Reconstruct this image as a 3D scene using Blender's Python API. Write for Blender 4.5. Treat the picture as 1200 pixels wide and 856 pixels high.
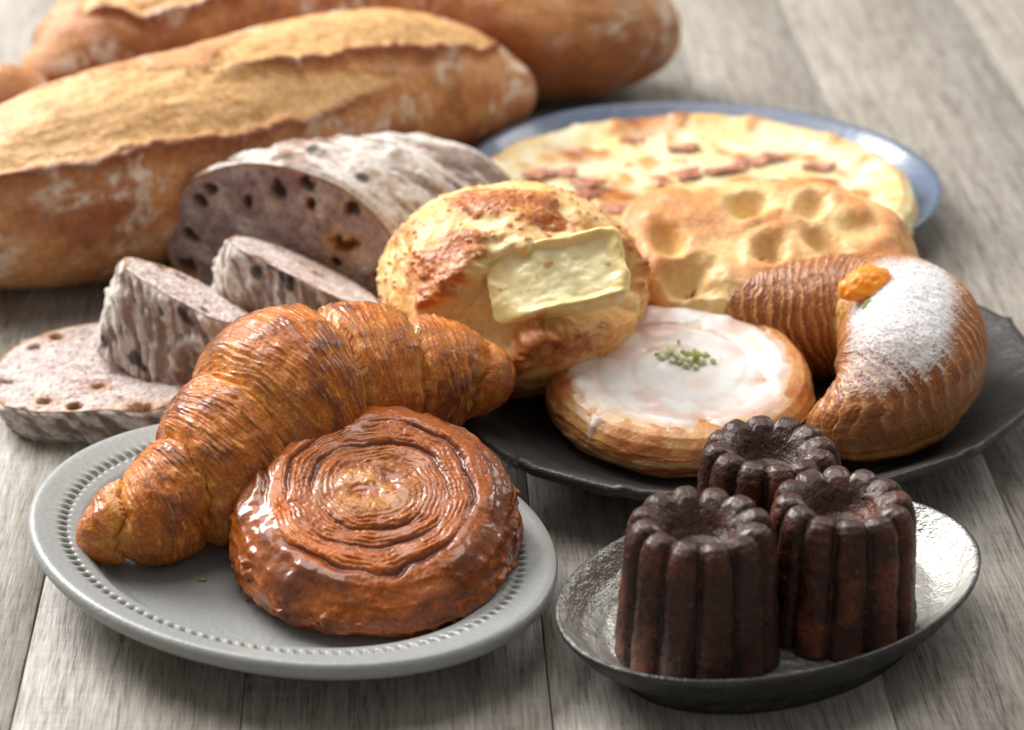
import bpy, math
import numpy as np
from mathutils import Vector, Euler, Matrix

for o in list(bpy.data.objects): bpy.data.objects.remove(o)
scene = bpy.context.scene
C = scene.collection
R_ = math.radians

# ------------------------------------------------------------------ camera
CAM_H, PITCH, FPX = 0.44, R_(26.2), 3000.0
FOCUS, FSTOP = 0.845, 9.5
cam_d = bpy.data.cameras.new('camera'); cam = bpy.data.objects.new('camera', cam_d); C.objects.link(cam)
cam.location = (0, 0, CAM_H); cam.rotation_euler = (math.pi/2 - PITCH, 0, 0)
cam_d.sensor_width = 36; cam_d.lens = 36*FPX/1200; cam_d.clip_start = .02; cam_d.clip_end = 50
cam_d.dof.use_dof = True; cam_d.dof.focus_distance = FOCUS; cam_d.dof.aperture_fstop = FSTOP
scene.camera = cam
# ------------------------------------------------------------------ light: one big window behind to the left, dim room
w = bpy.data.worlds.new('World'); scene.world = w; w.use_nodes = True
bg = w.node_tree.nodes['Background']; bg.inputs[0].default_value = (1.0, .98, .95, 1); bg.inputs[1].default_value = .25
def area(name, loc, target, sx, sy, energy, col):
    l = bpy.data.lights.new(name, 'AREA'); l.shape = 'RECTANGLE'; l.size = sx; l.size_y = sy
    l.energy = energy; l.color = col
    o = bpy.data.objects.new(name, l); C.objects.link(o); o.location = loc
    o.rotation_euler = (Vector(target)-Vector(loc)).to_track_quat('-Z', 'Y').to_euler()
    return o
area('window_light', (-1.25, 1.95, 1.25), (0, .85, 0), 1.3, 1.1, 74, (1, .985, .97))
area('ceiling_light', (-.25, 1.35, 2.2), (0, .85, 0), 1.6, 1.4, 27, (1, .97, .93))
area('sheen_fill_light', (1.5, 2.2, 1.5), (0.05, .9, 0), .8, .9, 12, (1, .98, .96))  # weak lamp added at the back right for sheen, not a window
vs = scene.view_settings
vs.view_transform = 'Standard'; vs.look = 'None'; vs.gamma = 1; vs.exposure = 0; vs.use_curve_mapping = False
scene.render.engine = 'CYCLES'

# ------------------------------------------------------------------ helpers
cF = np.array([0, math.cos(PITCH), -math.sin(PITCH)]); cU = np.array([0, math.sin(PITCH), math.cos(PITCH)]); cR = np.array([1., 0, 0])
cC = np.array([0, 0, CAM_H])
def at(x, y, z=0.):
    """point at height z seen at photo pixel x,y"""
    d = cF + (x-600)/FPX*cR - (y-428)/FPX*cU
    return cC + d*((z-CAM_H)/d[2])
def srgb(r, g, b):
    c = np.array([r, g, b], float)/255
    return np.where(c <= .04045, c/12.92, ((c+.055)/1.055)**2.4)
def ss(a, b, x):
    t = np.clip((x-a)/(b-a), 0, 1); return t*t*(3-2*t)
def mix(a, b, t):
    return a + (np.asarray(b)-a)*np.asarray(t)[..., None]
def gs(d, s): return np.exp(-(d/s)**2)
def _h(ix, iy, iz, seed):
    n = (ix*np.uint32(374761393) + iy*np.uint32(668265263) + iz*np.uint32(2147483647) + np.uint32((seed*1274126177) & 0xffffffff))
    n = (n ^ (n >> np.uint32(13)))*np.uint32(1274126177)
    n = (n ^ (n >> np.uint32(16)))*np.uint32(2246822519)
    return n ^ (n >> np.uint32(15))
np.seterr(over='ignore')
def noise(P, seed=0):
    """gradient noise, about -1..1"""
    P = np.asarray(P, float); i = np.floor(P).astype(np.int64); fr = P-i
    i = i.astype(np.uint32); u = fr*fr*fr*(fr*(fr*6-15)+10); out = 0
    for dx in (0, 1):
        for dy in (0, 1):
            for dz in (0, 1):
                h = _h(i[..., 0]+np.uint32(dx), i[..., 1]+np.uint32(dy), i[..., 2]+np.uint32(dz), seed)
                g = [((h >> np.uint32(s)) & np.uint32(1023)).astype(float)/511.5-1 for s in (0, 10, 20)]
                d = g[0]*(fr[..., 0]-dx)+g[1]*(fr[..., 1]-dy)+g[2]*(fr[..., 2]-dz)
                wt = (u[..., 0] if dx else 1-u[..., 0])*(u[..., 1] if dy else 1-u[..., 1])*(u[..., 2] if dz else 1-u[..., 2])
                out = out + d*wt
    return np.clip(out*1.5, -1, 1)
def fbm(P, n=4, seed=0, gain=.5):
    a, s, t = 1., 0., 0.
    P = np.asarray(P, float)
    for k in range(n):
        s = s + a*noise(P*2.03**k+k*7.3, seed+k); t += a; a *= gain
    return s/t*1.4
def worley(P, seed=0):
    P = np.asarray(P, float); i = np.floor(P).astype(np.int64); F1 = np.full(P.shape[:-1], 9.); F2 = F1.copy(); ID = np.zeros(P.shape[:-1])
    for dx in (-1, 0, 1):
        for dy in (-1, 0, 1):
            for dz in (-1, 0, 1):
                c = i+np.array([dx, dy, dz]); cu = c.astype(np.uint32)
                h = _h(cu[..., 0], cu[..., 1], cu[..., 2], seed)
                off = np.stack([((h >> np.uint32(s)) & np.uint32(1023)).astype(float)/1023 for s in (0, 10, 20)], -1)
                d = np.linalg.norm(c+off-P, axis=-1)
                ID = np.where(d < F1, (h >> np.uint32(5)).astype(float) % 1000/1000, ID)
                F2 = np.minimum(F2, np.maximum(F1, d)); F1 = np.minimum(F1, d)
    return F1, F2, ID

def make(name, V, faces, mat, parent=None, loc=None, rot=None, smooth=True, **attrs):
    """one mesh object from arrays; faces = list of (n,k) index arrays"""
    V = np.asarray(V, float).reshape(-1, 3)
    me = bpy.data.meshes.new(name); me.vertices.add(len(V)); me.vertices.foreach_set('co', V.ravel())
    loops = np.concatenate([f.ravel() for f in faces]).astype(np.int32)
    tot = np.concatenate([np.full(len(f), f.shape[1]) for f in faces]).astype(np.int32)
    start = np.concatenate([[0], np.cumsum(tot)[:-1]]).astype(np.int32)
    me.loops.add(len(loops)); me.loops.foreach_set('vertex_index', loops)
    me.polygons.add(len(tot)); me.polygons.foreach_set('loop_start', start); me.polygons.foreach_set('loop_total', tot)
    me.update(calc_edges=True); me.validate()
    if smooth: me.polygons.foreach_set('use_smooth', np.ones(len(tot), bool))
    for k, a in attrs.items():
        a = np.asarray(a, float)
        if a.shape[-1:] == (3,) and a.size == 3*len(V):
            at_ = me.attributes.new(k, 'FLOAT_COLOR', 'POINT')
            c = np.ones((len(V), 4)); c[:, :3] = np.clip(a.reshape(-1, 3), 0, 1); at_.data.foreach_set('color', c.ravel())
        else:
            at_ = me.attributes.new(k, 'FLOAT', 'POINT'); at_.data.foreach_set('value', np.clip(a.ravel(), 0, 1))
    if mat: me.materials.append(mat)
    o = bpy.data.objects.new(name, me); C.objects.link(o)
    if parent: o.parent = parent
    if loc is not None: o.location = tuple(loc)
    if rot is not None: o.rotation_euler = rot
    return o
def tag(o, label=None, cat=None, group=None, kind=None):
    for k, v in (('label', label), ('category', cat), ('group', group), ('kind', kind)):
        if v: o[k] = v
    return o
def empty(name, loc, rz=0):
    o = bpy.data.objects.new(name, None); C.objects.link(o); o.location = tuple(loc); o.rotation_euler = (0, 0, rz); o.empty_display_size = .02
    return o
def grid(n, m, wrap=True, off=0):
    i = np.arange(n-1)[:, None]; j = np.arange(m if wrap else m-1)[None]; k = (j+1) % m
    return np.stack([i*m+j, (i+1)*m+j, (i+1)*m+k, i*m+k], -1).reshape(-1, 4)+off
def capfan(ring0, m, centre, flip=False):
    j = np.arange(m); k = (j+1) % m
    t = np.stack([np.full(m, centre), ring0+j, ring0+k], -1)
    return t[:, ::-1] if flip else t
def closed(G):
    """grid (n,m,3): rings from top pole to bottom pole; adds the two pole vertices"""
    n, m = G.shape[:2]
    V = np.concatenate([G.reshape(-1, 3), G[0].mean(0)[None], G[-1].mean(0)[None]])
    return V, [grid(n, m), capfan(0, m, n*m), capfan((n-1)*m, m, n*m+1, True)]
def cl(A):
    """extend a grid attribute to the two pole vertices"""
    n, m = A.shape[:2]
    if A.ndim == 3: return np.concatenate([A.reshape(-1, 3), A[0].mean(0)[None], A[-1].mean(0)[None]])
    return np.concatenate([A.ravel(), [A[0].mean()], [A[-1].mean()]])
def gnormal(G):
    du = np.gradient(G, axis=0)
    dv = (np.roll(G, -1, 1)-np.roll(G, 1, 1))/2
    nn = np.cross(du, dv); return nn/np.maximum(np.linalg.norm(nn, axis=-1, keepdims=True), 1e-12)
def spline(pts, n):
    """Catmull-Rom through rows of pts (any number of columns), n samples evenly spaced in arc length"""
    p = np.asarray(pts, float); p = np.vstack([2*p[0]-p[1], p, 2*p[-1]-p[-2]])
    out = []
    for i in range(1, len(p)-2):
        t = np.linspace(0, 1, 40, endpoint=False)[:, None]
        a, b, c, d = p[i-1:i+3]
        out.append(.5*((2*b)+(-a+c)*t+(2*a-5*b+4*c-d)*t*t+(-a+3*b-3*c+d)*t**3))
    out = np.vstack(out+[p[-2:-1]])
    L = np.concatenate([[0], np.cumsum(np.linalg.norm(np.diff(out[:, :3], axis=0), axis=1))])
    s = np.linspace(0, L[-1], n)
    return np.stack([np.interp(s, L, out[:, k]) for k in range(out.shape[1])], 1)
def resample(prof, n):
    p = np.asarray(prof, float); L = np.concatenate([[0], np.cumsum(np.linalg.norm(np.diff(p, axis=0), axis=1))])
    s = np.linspace(0, L[-1], n); return np.stack([np.interp(s, L, p[:, k]) for k in range(p.shape[1])], 1)
def tube_grid(S, m, fa=1., fc=1., flat=None):
    """S rows x,y,z,r -> grid (n,m,3). phi=0 is sideways right of travel, phi=pi/2 up. flat: underside no lower than -flat*r"""
    P, r = S[:, :3], S[:, 3]
    T = np.gradient(P, axis=0); T /= np.linalg.norm(T, axis=1, keepdims=True)
    up = np.array([0, 0, 1.]); side = np.cross(T, up); side /= np.linalg.norm(side, axis=1, keepdims=True)
    U = np.cross(side, T)
    ph = np.linspace(0, 2*np.pi, m, endpoint=False)
    cs, sn = np.cos(ph), np.sin(ph)
    if flat: sn = np.where(sn < -flat, -flat+(sn+flat)*.12, sn)
    G = P[:, None]+r[:, None, None]*(fa*cs[None, :, None]*side[:, None]+fc*sn[None, :, None]*U[:, None])
    return G, ph, T

# ------------------------------------------------------------------ materials
def nodes(name):
    m = bpy.data.materials.new(name); m.use_nodes = True; nt = m.node_tree
    return m, nt, nt.nodes['Principled BSDF']
def N(nt, typ, **kw):
    n = nt.nodes.new(typ)
    for k, v in kw.items():
        if k.startswith('i_'): n.inputs[int(k[2:])].default_value = v
        else: setattr(n, k, v)
    return n
def bump_chain(nt, P, bumps, co):
    last = None
    for (scale, dist, detail) in bumps:
        t = N(nt, 'ShaderNodeTexNoise'); t.inputs['Scale'].default_value = scale; t.inputs['Detail'].default_value = detail
        nt.links.new(co, t.inputs['Vector'])
        b = N(nt, 'ShaderNodeBump'); b.inputs['Distance'].default_value = dist; b.inputs['Strength'].default_value = 1
        nt.links.new(t.outputs['Fac'], b.inputs['Height'])
        if last: nt.links.new(last.outputs['Normal'], b.inputs['Normal'])
        last = b
    if last:
        nt.links.new(last.outputs['Normal'], P.inputs['Normal'])
def food(name, rough=.5, coat=0., coat_r=.12, sss=.0, bumps=((1500, .0004, 4),), var=(900, .25), spec=.5, rattr=False, cattr=False, coat_tint=None):
    m, nt, P = nodes(name)
    a = N(nt, 'ShaderNodeAttribute', attribute_name='col')
    tc = N(nt, 'ShaderNodeTexCoord'); co = tc.outputs['Object']
    t = N(nt, 'ShaderNodeTexNoise'); t.inputs['Scale'].default_value = var[0]; t.inputs['Detail'].default_value = 5; nt.links.new(co, t.inputs['Vector'])
    mr = N(nt, 'ShaderNodeMapRange'); mr.inputs[1].default_value = .3; mr.inputs[2].default_value = .7; mr.inputs[3].default_value = 1-var[1]; mr.inputs[4].default_value = 1+var[1]
    nt.links.new(t.outputs['Fac'], mr.inputs[0])
    mx = N(nt, 'ShaderNodeVectorMath', operation='SCALE'); nt.links.new(a.outputs['Color'], mx.inputs[0]); nt.links.new(mr.outputs[0], mx.inputs['Scale'])
    nt.links.new(mx.outputs[0], P.inputs['Base Color'])
    P.inputs['Roughness'].default_value = rough; P.inputs['Specular IOR Level'].default_value = spec
    if rattr:
        r = N(nt, 'ShaderNodeAttribute', attribute_name='rgh'); nt.links.new(r.outputs['Fac'], P.inputs['Roughness'])
    P.inputs['Coat Weight'].default_value = coat; P.inputs['Coat Roughness'].default_value = coat_r
    if cattr:
        r = N(nt, 'ShaderNodeAttribute', attribute_name='coat'); nt.links.new(r.outputs['Fac'], P.inputs['Coat Weight'])
    if coat_tint: P.inputs['Coat Tint'].default_value = (*coat_tint, 1)
    if sss:
        P.inputs['Subsurface Weight'].default_value = sss; P.inputs['Subsurface Radius'].default_value = (1, .5, .25); P.inputs['Subsurface Scale'].default_value = .003
    bump_chain(nt, P, bumps, co)
    return m

def wood_mat():
    m, nt, P = nodes('weathered_grey_wood')
    tc = N(nt, 'ShaderNodeTexCoord'); oi = N(nt, 'ShaderNodeObjectInfo')
    sc = N(nt, 'ShaderNodeVectorMath', operation='SCALE'); sc.inputs[0].default_value = (13, 7, 3); nt.links.new(oi.outputs['Random'], sc.inputs['Scale'])
    ad = N(nt, 'ShaderNodeVectorMath', operation='ADD'); nt.links.new(tc.outputs['Object'], ad.inputs[0]); nt.links.new(sc.outputs[0], ad.inputs[1])
    def nz(sx, sy, det, dist=0., rough=.55):
        mp = N(nt, 'ShaderNodeMapping'); mp.inputs['Scale'].default_value = (sx, sy, 1); nt.links.new(ad.outputs[0], mp.inputs['Vector'])
        t = N(nt, 'ShaderNodeTexNoise'); t.inputs['Scale'].default_value = 1; t.inputs['Detail'].default_value = det; t.inputs['Distortion'].default_value = dist; t.inputs['Roughness'].default_value = rough
        nt.links.new(mp.outputs[0], t.inputs['Vector']); return t
    broad = nz(28, 5, 4, .6); grain = nz(260, 14, 5, .5, .62); fine = nz(1100, 60, 3, .2, .7); saw = nz(60, 420, 3, .3, .6)
    def mr(src, a, b, c, d):
        q = N(nt, 'ShaderNodeMapRange'); q.inputs[1].default_value = a; q.inputs[2].default_value = b; q.inputs[3].default_value = c; q.inputs[4].default_value = d; nt.links.new(src, q.inputs[0]); return q.outputs[0]
    def mth(op, a, b):
        q = N(nt, 'ShaderNodeMath', operation=op); 
        for k, v in ((0, a), (1, b)):
            if isinstance(v, (int, float)): q.inputs[k].default_value = v
            else: nt.links.new(v, q.inputs[k])
        return q.outputs[0]
    s = mth('ADD', mth('MULTIPLY', broad.outputs['Fac'], .07), mth('MULTIPLY', grain.outputs['Fac'], .34))
    s = mth('ADD', s, mth('MULTIPLY', fine.outputs['Fac'], .48)); s = mth('ADD', s, mth('MULTIPLY', saw.outputs['Fac'], .11))
    s = mth('ADD', s, mth('MULTIPLY', mth('SUBTRACT', oi.outputs['Random'], .5), .03))
    cr = N(nt, 'ShaderNodeValToRGB'); nt.links.new(s, cr.inputs[0])
    e = cr.color_ramp.elements
    e[0].position = .36; e[0].color = (*srgb(98, 90, 80), 1); e[1].position = .66; e[1].color = (*srgb(194, 186, 174), 1)
    for p, c in ((.42, (128, 120, 110)), (.485, (156, 149, 139)), (.56, (172, 166, 156))):
        k = e.new(p); k.color = (*srgb(*c), 1)
    nt.links.new(cr.outputs[0], P.inputs['Base Color'])
    nt.links.new(mr(fine.outputs['Fac'], .3, .7, .62, .42), P.inputs['Roughness'])
    P.inputs['Specular IOR Level'].default_value = .4
    b = N(nt, 'ShaderNodeBump'); b.inputs['Distance'].default_value = .0006; b.inputs['Strength'].default_value = .6
    nt.links.new(s, b.inputs['Height']); nt.links.new(b.outputs[0], P.inputs['Normal'])
    return m
def glaze(name, col, rough, metallic=0., var=.2, vscale=120, bumps=((900, .0003, 3),), coat=0., coat_r=.1, speck=None, spec=.5, streak=False):
    m, nt, P = nodes(name)
    tc = N(nt, 'ShaderNodeTexCoord'); co = tc.outputs['Object']
    t = N(nt, 'ShaderNodeTexNoise'); t.inputs['Scale'].default_value = vscale; t.inputs['Detail'].default_value = 7; t.inputs['Roughness'].default_value = .65; nt.links.new(co, t.inputs['Vector'])
    cr = N(nt, 'ShaderNodeValToRGB'); nt.links.new(t.outputs['Fac'], cr.inputs[0]); e = cr.color_ramp.elements
    c = np.asarray(col); e[0].position = .32; e[0].color = (*(c*(1-var)), 1); e[1].position = .68; e[1].color = (*np.clip(c*(1+var), 0, 1), 1)
    out = cr.outputs[0]
    if speck is not None:
        t2 = N(nt, 'ShaderNodeTexNoise'); t2.inputs['Scale'].default_value = 1400; t2.inputs['Detail'].default_value = 2; nt.links.new(co, t2.inputs['Vector'])
        mr = N(nt, 'ShaderNodeMapRange'); mr.inputs[1].default_value = .66; mr.inputs[2].default_value = .74; nt.links.new(t2.outputs['Fac'], mr.inputs[0])
        mx = N(nt, 'ShaderNodeMix', data_type='RGBA'); nt.links.new(mr.outputs[0], mx.inputs[0]); nt.links.new(out, mx.inputs[6]); mx.inputs[7].default_value = (*speck, 1); out = mx.outputs[2]
    at_ = N(nt, 'ShaderNodeAttribute', attribute_name='tint')
    mx = N(nt, 'ShaderNodeMix', data_type='RGBA', blend_type='MULTIPLY'); mx.inputs[0].default_value = 1; nt.links.new(out, mx.inputs[6]); nt.links.new(at_.outputs['Color'], mx.inputs[7])
    nt.links.new(mx.outputs[2], P.inputs['Base Color'])
    mr = N(nt, 'ShaderNodeMapRange'); mr.inputs[1].default_value = .3; mr.inputs[2].default_value = .7; mr.inputs[3].default_value = rough*1.25; mr.inputs[4].default_value = rough*.75; nt.links.new(t.outputs['Fac'], mr.inputs[0]); nt.links.new(mr.outputs[0], P.inputs['Roughness'])
    P.inputs['Metallic'].default_value = metallic; P.inputs['Coat Weight'].default_value = coat; P.inputs['Coat Roughness'].default_value = coat_r; P.inputs['Specular IOR Level'].default_value = spec
    bump_chain(nt, P, bumps, co)
    return m

# ------------------------------------------------------------------ table of grey planks
WOOD = wood_mat()
dark_m, nt, P = nodes('dark_gap'); P.inputs['Base Color'].default_value = (.02, .018, .016, 1); P.inputs['Roughness'].default_value = .9
ROT = math.atan(.046)
def box(x0, x1, y0, y1, z0, z1, bev=.0):
    b = bev
    V = [(x0, y0, z0), (x1, y0, z0), (x1, y1, z0), (x0, y1, z0), (x0, y0, z1-b), (x1, y0, z1-b), (x1, y1, z1-b), (x0, y1, z1-b), (x0+b, y0+b, z1), (x1-b, y0+b, z1), (x1-b, y1-b, z1), (x0+b, y1-b, z1)]
    Fq = [(0, 3, 2, 1)]+[(i, (i+1) % 4, 4+(i+1) % 4, 4+i) for i in range(4)]+[(4+i, 4+(i+1) % 4, 8+(i+1) % 4, 8+i) for i in range(4)]+[(8, 9, 10, 11)]
    return np.array(V), [np.array(Fq)]
V, Fq = box(-1.6, 1.6, -.2, 3.2, -.04, -.012)
table = tag(make('table', V, Fq, dark_m, smooth=False), 'grey weathered wooden table top under the breads', None, None, 'structure')
seams = [-.62, -.53, -.43, -.34, -.255, -.1835, -.1515, -.082, .0125, .1165, .179, .275, .36, .455, .55, .64]
for a, b in zip(seams[:-1], seams[1:]):
    g = .00028
    V, Fq = box(a+g, b-g, -.75, 2.2, -.012, 0, .0003)
    o = make('plank', V, Fq, WOOD, parent=table, smooth=False)
    o.location = (0, .645, 0); o.rotation_euler = (0, 0, ROT)

# ------------------------------------------------------------------ plates
def plate(name, centre, a, b, ang, prof, mat, nt_=360, outline=None, post=None, **kw):
    """prof: list of (radius fraction, z) from the top centre round the rim to the centre of the foot"""
    pr = resample_keep(prof)
    th = np.linspace(0, 2*np.pi, nt_, endpoint=False)
    ro = outline(th) if outline else np.ones(nt_)
    k = ss(.5, 1., pr[:, 0])[:, None]
    rr = pr[:, 0][:, None]*(1+(ro-1)[None]*k)
    G = np.stack([a*rr*np.cos(th), b*rr*np.sin(th), np.repeat(pr[:, 1][:, None], nt_, 1)], -1)
    tint = np.ones(G.shape)
    if post: G, tint = post(G, pr, th, tint)
    V, Fq = closed(G)
    return make(name, V, Fq, mat, loc=(centre[0], centre[1], 0), rot=(0, 0, ang), tint=cl(tint))
def resample_keep(prof, per=.012):
    out = [prof[0]]
    for p, q in zip(prof[:-1], prof[1:]):
        n = max(1, int(math.hypot(q[0]-p[0], (q[1]-p[1])*10)/per))
        for i in range(1, n+1):
            t = i/n; out.append((p[0]+(q[0]-p[0])*t, p[1]+(q[1]-p[1])*t))
    return np.array(out)
GREY = glaze('grey_stoneware', srgb(154, 156, 153), .38, coat=.25, coat_r=.25, var=.07, vscale=90, bumps=((500, .00025, 4), (2600, .00008, 2)), speck=srgb(120, 116, 108))
def beads(G, pr, th, tint):
    nb = 118; f = pr[:, 0][:, None]; top = (np.arange(len(pr)) < np.argmax(pr[:, 0]))[:, None]
    s = np.abs(np.sin(th*nb/2))[None]
    d = ss(.35, .8, s)*gs(f-.862, .014)*top
    G[..., 2] -= d*.0018
    G[..., 2] += top*gs(f-.862, .024)*.0004
    return G, mix(tint, srgb(96, 94, 90), d*.95)
grey_plate = plate('oval_plate', (-.073, .727), .095, .0735, R_(142.9),
    [(.004, .0105), (.45, .0105), (.70, .0112), (.74, .0125), (.775, .0165), (.80, .0185), (.86, .0200), (.93, .0216), (.97, .0224), (.99, .0222), (1., .0205), (.998, .0185), (.985, .0168), (.95, .0155), (.80, .0105), (.72, .0070), (.70, .0045), (.695, .0010), (.68, 0), (.64, 0), (.62, .0020), (.004, .0025)],
    GREY, 1200, post=beads)
tag(grey_plate, 'pale grey oval stoneware plate with a dotted rim under the croissant', 'plate')

SILV = glaze('silver_glaze', srgb(180, 178, 172), .33, metallic=.75, var=.28, vscale=160, bumps=((260, .0012, 5), (1200, .0004, 3)))
def silv_post(G, pr, th, tint):
    f = pr[:, 0][:, None]; top = (np.arange(len(pr)) < np.argmax(pr[:, 0]))[:, None]
    edge = np.where(top, ss(.955, 1., f), 1.)*np.ones_like(th)[None]
    return G, mix(tint, srgb(110, 110, 112), edge)
silver_plate = plate('small_oval_plate', (.082, .6944), .0745, .0505, R_(32.2),
    [(.004, .0120), (.60, .0120), (.78, .0124), (.88, .0158), (.96, .0218), (.985, .0231), (1., .0228), (.998, .0212), (.975, .0190), (.93, .0146), (.87, .0108), (.78, .0092), (.735, .0060), (.73, .0010), (.715, 0), (.67, 0), (.65, .0020), (.004, .0030)],
    SILV, 420, post=silv_post)
tag(silver_plate, 'small mottled silver oval footed plate holding dark fluted cakes', 'plate')

DARK = glaze('black_stoneware', srgb(66, 62, 62), .42, var=.25, vscale=60, bumps=((500, .0005, 4), (1800, .0002, 2)), metallic=.35)
def scallop(th):
    n = 16; x = (th*n/(2*np.pi)) % 1
    return 1.004-.018*np.abs(np.sin(np.pi*x))**.7
def dark_post(G, pr, th, tint):
    f = pr[:, 0][:, None]; n = 16; x = (th*n/(2*np.pi)) % 1
    cusp = gs(np.minimum(x, 1-x), .07)[None]
    G[..., 2] += ss(.80, 1., f)*cusp*.0012
    return G, tint
dark_plate = plate('round_dark_plate', (.0855, .8400), .1125, .0935, R_(22),
    [(.004, .0090), (.55, .0090), (.68, .0100), (.76, .0130), (.88, .0195), (.95, .0235), (.985, .0252), (1., .0248), (1.002, .0228), (.99, .0208), (.95, .0185), (.80, .0105), (.66, .0050), (.64, .0010), (.62, 0), (.58, 0), (.56, .0020), (.004, .0025)],
    DARK, 640, outline=scallop, post=dark_post)
tag(dark_plate, 'large black stoneware plate with scalloped rim under the iced pastry', 'plate')

BLUE = glaze('blue_glaze', srgb(100, 114, 138), .28, var=.12, vscale=50, bumps=((300, .0004, 3),), coat=.5)
blue_plate = plate('blue_plate', (.083, 1.0425), .1045, .092, R_(167),
    [(.004, .0070), (.70, .0070), (.80, .0085), (.90, .0140), (.975, .0195), (.995, .0198), (1., .0185), (.98, .0160), (.85, .0085), (.70, .0040), (.68, 0), (.64, 0), (.62, .0020), (.004, .0025)],
    BLUE, 300)
tag(blue_plate, 'shallow blue grey glazed plate under the cheese flatbread', 'plate')

# ------------------------------------------------------------------ fluted cakes
CANELE = food('canele_crust', cattr=True, coat=.45, coat_r=.22, spec=.35, rattr=True, bumps=((420, .0004, 5), (1500, .0003, 3)), var=(700, .45))
def canele(loc, rz, seed, h=.049, r0=.0252, label=''):
    prof = resample([(.02, .79), (.15, .77), (.26, .79), (.34, .84), (.43, .915), (.53, .975), (.64, 1.0), (.75, .99), (.82, .955), (.875, .89), (.902, .81), (.92, .6), (.955, .3), (.985, .1), (1.0, .03), (.985, .005), (.95, 0), (.5, 0), (.02, 0)], 210)
    m = 330; th = np.linspace(0, 2*np.pi, m, endpoint=False); f, z = prof[:, 0][:, None], prof[:, 1][:, None]
    i = np.arange(len(prof))[:, None]; onside = (i > np.argmax(prof[:, 1])); bottom = (z < .004) & (f < .96)
    wob = .05*noise(np.stack([np.cos(th)*1.7, np.sin(th)*1.7, th*0+seed], -1), seed)
    circ3 = np.stack([np.cos(th)*1.5, np.sin(th)*1.5, th*0], -1)
    lob = 1-(1-np.abs(np.cos(6*th+wob*3)))**1.7
    lob = (lob-.72)[None]
    amp = np.where(onside, .098-.02*(1-z), .090*ss(.25, .70, f)); amp = np.where(bottom, .05, amp)
    rad = r0*f*(1+amp*lob*1.25)
    rad = rad*(1+.02*noise(np.stack([np.cos(th)*1.2, np.sin(th)*1.2, th*0+seed*3.1], -1), 5)[None])
    zz = h*z*np.ones(m)[None]+h*.040*(1+.4*noise(circ3+seed, seed)[None])*lob*ss(.30, .60, f)*ss(.78, .97, z)
    G = np.stack([rad*np.cos(th), rad*np.sin(th), zz], -1)
    nn = gnormal(G); nn *= np.sign((nn*(G-np.array([0, 0, h/2]))).sum(-1).mean())
    P_ = G*1.0+seed
    n1 = fbm(P_*180, 4, seed); pits = worley(P_*460, seed)[0]; pit2 = ss(.5, .1, worley(P_*1000, seed+1)[0])
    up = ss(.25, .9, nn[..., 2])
    n2_ = fbm(P_*60, 2, seed+19)
    d = .0005*n1*(1-.45*up)+.0003*n2_-.0006*ss(.34, .05, pits)*(1-.8*up)-.00018*pit2*(1-.5*up)
    d = d*ss(0, .04, np.minimum(z+.02*~bottom, 1))
    G = G+nn*d[..., None]
    G[..., 2] = np.maximum(G[..., 2], 0)
    n2 = fbm(P_*70, 3, seed+9)
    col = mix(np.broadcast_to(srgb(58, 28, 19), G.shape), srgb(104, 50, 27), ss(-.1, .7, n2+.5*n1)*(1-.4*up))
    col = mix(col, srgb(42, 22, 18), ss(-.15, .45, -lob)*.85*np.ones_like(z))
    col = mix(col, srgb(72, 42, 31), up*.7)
    col = mix(col, srgb(146, 76, 36), ss(.25, .75, fbm(P_*48+5, 3, seed+27))*(1-.5*up)*.6)
    spk = ss(.16, .06, worley(P_*330, seed+3)[0])
    col = mix(col, srgb(168, 96, 50), spk*.6*(1-up))
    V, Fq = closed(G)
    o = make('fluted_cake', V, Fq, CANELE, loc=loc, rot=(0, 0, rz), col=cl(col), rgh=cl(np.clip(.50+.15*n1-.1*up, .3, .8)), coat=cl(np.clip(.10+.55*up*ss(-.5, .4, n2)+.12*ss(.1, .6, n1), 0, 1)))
    return tag(o, label, 'cake', 'dark fluted cakes on the silver plate')
def plate_z(x, y): return .0124
canele((.0568, .6700, plate_z(0, 0)), .2, 3, h=.0468, label='dark fluted cake on the silver plate on the side facing the grey plate')
canele((.1020, .6870, plate_z(0, 0)), .55, 11, h=.0448, r0=.0246, label='tall dark fluted cake beside the wide bare end of the silver plate')
canele((.0828, .7235, plate_z(0, 0)), .1, 23, h=.0440, r0=.0243, label='dark fluted cake with wide hollow top standing next to the black plate')

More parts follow.
